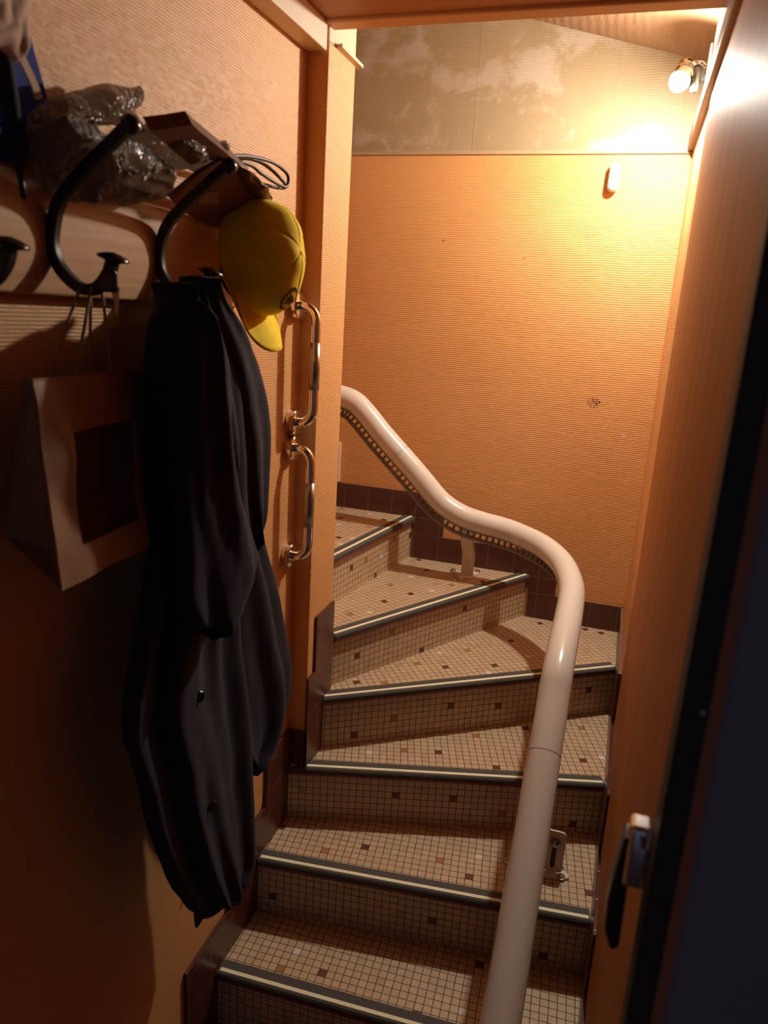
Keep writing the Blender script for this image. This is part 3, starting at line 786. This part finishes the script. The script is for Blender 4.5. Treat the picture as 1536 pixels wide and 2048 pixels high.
MB().sweep([T1 + Vector((0, 0, -.002)), T2 + Vector((0, 0, -.002))], 1, flat=(.004, .006)).build('folded_rim', M_KRAFT, pb)
HK = Vector((-.700, .878, 1.808))
for (sa, sb, dx) in ((.32, .68, .002), (.22, .60, -.020)):
    A_, B_ = T1.lerp(T2, sa) + Vector((dx, 0, -.01)), T1.lerp(T2, sb) + Vector((dx, 0, -.01))
    off = Vector((.0 if dx > 0 else -.02, 0, 0))
    path = crom([A_, A_.lerp(HK + off, .55) + Vector((0, -.004, 0)), HK + off + Vector((0, -.012, -.012)), HK + off + Vector((0, 0, .0)), HK + off + Vector((0, .012, -.012)), B_.lerp(HK + off, .5) + Vector((0, .006, 0)), B_], 6)
    MB().sweep(path, .0022, 8).build('handle', M_TWINE, pb, True)

# ---------------------------------------------------------------- crumpled things lying across the hooks
def crumple(name, outline, thick, m, parent=None, seed=0, wr=.012, rings=12, dirv=(1, 0, 0), nres=72, pinch=.0):
    """crumpled pouch grown from a 3D outline, with real thickness and creases"""
    O = [Vector(p) for p in outline]; c = sum(O, Vector()) / len(O)
    seg = []
    per = sum((O[i] - O[i - 1]).length for i in range(len(O)))
    for i in range(len(O)):
        a, b = O[i - 1], O[i]; k = max(1, round((b - a).length / per * nres))
        seg += [a.lerp(b, j / k) for j in range(k)]
    n = len(seg); D = Vector(dirv).normalized(); v = []; f = []
    for side in (1, -1):
        base_i = len(v)
        for r in range(rings + 1):
            t = 1 - r / rings
            for p in seg:
                q = c + (p - c) * t
                h = thick / 2 * (1 - t ** 2.4) ** .5
                w_ = noise.noise(q * 17 + Vector((seed, 0, side))) + .6 * abs(noise.noise(q * 38 + Vector((seed, 3, side)))) - .2
                q = q + D * side * (h * (1 + .5 * w_) + wr * w_ * (1 - t ** 6)) + Vector((0, noise.noise(q * 25 + Vector((seed, 9, 9))), noise.noise(q * 25 + Vector((seed, 1, 5))))) * wr * .8
                q.x = max(q.x, XL + .003)
                v.append(q)
        for r in range(rings):
            for j in range(n):
                a, b = base_i + r * n + j, base_i + r * n + (j + 1) % n
                f.append((a, b, b + n, a + n))
    h_ = (rings + 1) * n
    f += [(j, (j + 1) % n, h_ + (j + 1) % n, h_ + j) for j in range(n)]
    o = ob(name, v, f, m, parent, False)
    bm = bmesh.new(); bm.from_mesh(o.data); bmesh.ops.remove_doubles(bm, verts=bm.verts, dist=.0004); bm.to_mesh(o.data); bm.free()
    return autosmooth(o, .9)

t = thing('plastic_bag', 'grey translucent plastic bag slumped over the hooks nearest the left edge', 'plastic bag', (-.70, .85, 1.92), 'plastic bags on the coat rack')
crumple('bag_film', [(-0.7556,0.8388,1.9427),(-0.7311,0.807,1.9625),(-0.7041,0.7939,1.9843),(-0.6848,0.8147,1.9998),(-0.6851,0.8788,1.9996),(-0.6825,0.937,2.0017),(-0.6861,0.9991,1.9988),(-0.6988,1.0687,1.9885),(-0.7227,1.0908,1.9693),(-0.7496,1.0759,1.9476),(-0.7642,1.0474,1.9358),(-0.7614,0.9882,1.9381),(-0.7645,0.9432,1.9356),(-0.7789,0.8996,1.924)], .05, M_POLY, t, 1, dirv=(1,0,-1.3))
t = thing('plastic_bag', 'brown crumpled plastic bag bulging on top of the leftmost hook', 'plastic bag', (-.70, .87, 2.0), 'plastic bags on the coat rack')
crumple('bag_film', [(-0.735,0.804,1.9449),(-0.735,0.8094,1.9799),(-0.735,0.8306,2.0158),(-0.735,0.8581,2.0372),(-0.735,0.8958,2.0543),(-0.735,0.9567,2.0746),(-0.735,1.034,2.1012),(-0.735,1.0308,2.0831),(-0.735,1.0132,2.0574),(-0.735,1.0361,2.0361),(-0.735,1.0074,2.0322),(-0.735,0.9437,2.0301),(-0.735,0.9079,2.0203),(-0.735,0.864,1.9968),(-0.735,0.8261,1.9607)], .08, M_POLY2, t, 4)
t = thing('plastic_bag', 'shiny clear plastic bag wedged between the first two knobs of the rack', 'plastic bag', (-.70, 1.05, 2.0), 'plastic bags on the coat rack')
crumple('bag_film', [(-0.7,0.9553,2.0027),(-0.7,0.964,2.0237),(-0.7,1.0088,2.0452),(-0.7,1.046,2.0515),(-0.7,1.102,2.0507),(-0.7,1.1574,2.0485),(-0.7,1.2212,2.0624),(-0.7,1.2048,2.0372),(-0.7,1.23,2.0265),(-0.7,1.1418,1.9946),(-0.7,1.0639,1.9912),(-0.7,1.007,1.9972)], .07, M_POLY2, t, 7)

fb = thing('folded_paper_bag', 'flat dark brown paper bag with black cord handles lying across the two right hooks', 'paper bag', (-.68, 1.2, 1.93))
kp = [(-0.6543,1.1386,2.0177),(-0.7108,1.4179,1.9759),(-0.7366,1.3819,1.9568),(-0.7609,1.3513,1.9388),(-0.7697,1.307,1.9323),(-0.7631,1.2357,1.9372),(-0.752,1.1635,1.9454),(-0.738,1.1134,1.9558),(-0.686,1.1191,1.9942)]
MB().prism(kp, (-.006, .0, .004)).build('side_panel', M_KRAFTD, fb)
kp2 = [(-0.6693,0.964,2.0188),(-0.6545,0.996,2.0298),(-0.6398,1.0242,2.0407),(-0.6439,1.0481,2.0377),(-0.6604,1.1848,2.0254),(-0.6949,1.3935,1.9999),(-0.723,1.4422,1.9791),(-0.6655,1.158,2.0216),(-0.6924,1.1005,2.0017)]
MB().prism(kp2, (-.012, 0, .018)).build('top_fold', M_KRAFTD, fb)
kp3 = [(-0.6473,1.1613,2.017),(-0.6525,1.2221,2.0132),(-0.6605,1.265,2.0072),(-0.6724,1.3276,1.9984),(-0.6905,1.3962,1.985),(-0.7049,1.4061,1.9743),(-0.6855,1.2943,1.9887),(-0.664,1.2052,2.0046)]
crumple('rolled_rim', kp3, .02, M_DKWOOD, fb, 9, .006)
lb = [(-0.7141,1.1584,1.9715),(-0.7038,1.2049,1.9792),(-0.7233,1.2383,1.9647),(-0.7333,1.1894,1.9573)]
MB().prism(lb, (.0006, 0, -.001)).build('paper_label', M_KRAFT, fb)
for q in ([(-0.7,1.2248,2.0397),(-0.7,1.3105,2.0561),(-0.7,1.401,2.0637),(-0.7,1.4614,2.057),(-0.7,1.4739,2.0434),(-0.7,1.4584,2.0296),(-0.7,1.4024,2.031),(-0.7,1.3501,2.0366),(-0.7,1.3204,2.0421),(-0.7,1.2701,2.0407)], [(-0.715,1.2649,2.0446),(-0.715,1.3386,2.0576),(-0.715,1.3993,2.0589),(-0.715,1.4564,2.0496),(-0.715,1.4942,2.0374),(-0.715,1.4666,2.029),(-0.715,1.4006,2.0234),(-0.715,1.3555,2.0192)]):
    MB().sweep(crom(q, 6), .0034, 8).build('cord_handle', M_IRON, fb, True)

# key hanging at the tip of the leftmost clear hook
ky = thing('key', 'small key with black plastic head hanging from the hook above the paper bag', 'key', (-.672, .878, 1.78))
bevel(MB().box(-.686, -.662, .868, .876, 1.800, 1.828).build('key_head', M_PLBLACK, ky), .003)
kb = [(-0.6728,0.872,1.807),(-0.6585,0.872,1.8077),(-0.6608,0.872,1.7908),(-0.6639,0.872,1.7725),(-0.6663,0.872,1.7717),(-0.6679,0.872,1.7905)]
MB().prism(kb, (0, .002, 0)).build('key_blade', M_SATIN, ky)

# far-left things on the rack
fo = [(-0.772,0.8348,2.0986),(-0.772,0.8622,2.1121),(-0.772,0.8704,2.0876),(-0.772,0.8941,2.0285),(-0.772,0.9018,1.9825),(-0.772,0.8963,1.9595),(-0.772,0.8318,1.9532),(-0.772,0.7681,1.9447),(-0.772,0.781,2.0758)]
tag(bevel(MB().prism(fo, (-.012, 0, 0)).build('document_folder', M_BLUE), .002), 'dark blue plastic folder leaning on the orange wall above the rack', 'folder')
sc = thing('scarf', 'pale beige cloth hanging over the blue folder at the top left corner', 'scarf', (-.70, .75, 2.05))
crumple('cloth', [(-0.705,0.7066,2.1136),(-0.705,0.7849,2.1442),(-0.705,0.7881,2.1107),(-0.705,0.7855,2.0794),(-0.705,0.7752,2.048),(-0.705,0.7656,2.0416),(-0.705,0.7557,2.0457),(-0.705,0.737,2.0513),(-0.705,0.6998,2.0467)], .03, M_PINKC, sc, 21, .008)
MB().sweep(crom([(-0.752,0.821,2.0716),(-0.752,0.8297,2.0606),(-0.752,0.8401,2.0469),(-0.752,0.8489,2.0306)], 6), 1, flat=(.012, .003), up=(1, 0, 0)).build('cloth_strap', M_PINKC, sc)
um = thing('folded_umbrella', 'folded black umbrella standing among the bags at the left end of the rack', 'umbrella', (-.67, .74, 1.93))
up_ = [(-0.74,0.7963,1.935),(-0.74,0.7931,1.9708),(-0.74,0.7886,2.008),(-0.74,0.7822,2.054),(-0.74,0.7763,2.0933),(-0.74,0.773,2.1122)]
MB().sweep(crom(up_, 6), [.004] + [.006 + .004 * min(1, i / 12) for i in range(30)], 18).build('canopy', M_COAT2, um, True)
MB().sweep([up_[0], Vector(up_[0]) + Vector((0, .004, -.03))], .004, 12).build('tip', M_IRON, um, True)

# ---------------------------------------------------------------- wall lamp
lx, ly, lz = .031, 2.46, 2.477
lamp = thing('wall_lamp', 'small wall lamp with a bare glowing bulb under the sloping ceiling, top right', 'lamp', (XR, ly, 2.47))
LD = Vector((-.25, -.60, -.76)).normalized()      # the lamp head points down and away from the corner
L0 = Vector((lx, ly, lz))
MB().lathe(L0, LD, [(-.004, .0265), (0, .027), (.007, .026), (.014, .0228), (.020, .0175), (.0245, .010), (.0262, .002)], 28).build('bulb', M_BULB, lamp, True)
autosmooth(MB().lathe(L0 - LD * .004, -LD, [(0, .026), (.001, .029), (.006, .029), (.024, .022), (.034, .018)], 28).build('bulb_collar', M_WHITEP, lamp))
autosmooth(MB().lathe(L0 - LD * .036, -LD, [(0, .022), (.002, .026), (.012, .026), (.014, .022), (.026, .022), (.028, .026), (.040, .026), (.05, .020)], 28).build('socket', M_CHROME, lamp))
LE = L0 - LD * .084
MB().sweep(crom([LE, LE + Vector((.03, .01, .004)), (XR - .006, LE.y + .01, LE.z - .01)], 6), .006, 12).build('arm', M_CHROME, lamp, True)
bevel(MB().box(XR - .008, XR, ly + .01, ly + .08, lz - .01, lz + .10).build('wall_plate', M_WHITEP, lamp), .003)
MB().lathe((XR - .034, ly + .035, lz - .020), (0, 0, 1), [(0, .003), (.003, .010), (.012, .013), (.06, .013), (.07, .008)], 18).build('switch_housing', M_PLBLACK, lamp, True)
MB().box(XR - .03, XR - .004, ly + .030, ly + .040, lz + .01, lz + .025).build('bracket', M_IRON, lamp)

# ---------------------------------------------------------------- motion sensor
sn = thing('motion_sensor', 'white capsule-shaped motion sensor on the orange back wall below the moulding', 'sensor', (-.127, YB, 2.24))
ax = Vector((.035, 0, 1)).normalized(); c = Vector((-.129, YB - .020, 2.237))
def cap_prof(L_, r_):
    a_ = [(r_ - r_ * math.cos(k * PI / 16), r_ * math.sin(k * PI / 16)) for k in range(9)]
    return [(p, max(q, .0003)) for p, q in a_] + [(L_ - p, max(q, .0003)) for p, q in a_[::-1]]
MB().lathe(c, ax, cap_prof(.092, .0180), 28).build('housing', M_WHITEP, sn, True)
MB().lathe(c + ax * .060, ax, [(0, .0182), (.0008, .0182)], 28).build('lens_seam', M_RACK, sn)
MB().lathe(c + ax * .03 + Vector((0, .004, 0)), (0, 1, 0), [(0, .01), (.016, .010)], 16).build('wall_mount', M_WHITEP, sn)

# ---------------------------------------------------------------- door at the right edge, close to the camera
yd = .60; dx0 = .1306 * yd
door = struct(MB().box(dx0 + .052 * yd, .80, yd + .002, yd + .04, .02, 2.35).build('door_1', M_NAVYD))
def dpart(name, o):
    return o
MB().box(dx0, dx0 + .036 * yd, yd, yd + .036, .02, 2.35).build('door_seal', M_SEAL, door)
MB().box(dx0 + .036 * yd, dx0 + .053 * yd, yd, yd + .038, .02, 2.35).build('door_edge', plain('reddish_brown_door_edge', (.42, .17, .09), .6), door)
MB().lathe((dx0 + .028 * yd, yd - .0004, 1.495), (0, -1, 0), [(0, .0022), (.0012, .0018)], 12).build('screw', M_SATIN, door)
# handle behind the edge
hb = MB().box(.060, .081, yd + .045, yd + .072, 1.276, 1.343).build('door_handle', M_CHROME, door); bevel(hb, .005, 3)
h2 = MB().prism([(.052, yd + .05, 1.215), (.050, yd + .05, 1.25), (.056, yd + .05, 1.325), (.066, yd + .05, 1.325), (.068, yd + .05, 1.20), (.060, yd + .05, 1.195)], (0, .03, 0)).build('handle_grip', M_PLBLACK, door)
bevel(h2, .004, 3)
MB().box(.07, dx0 + .05, yd + .035, yd + .06, 1.30, 1.33).build('handle_stem', M_CHROME, door)
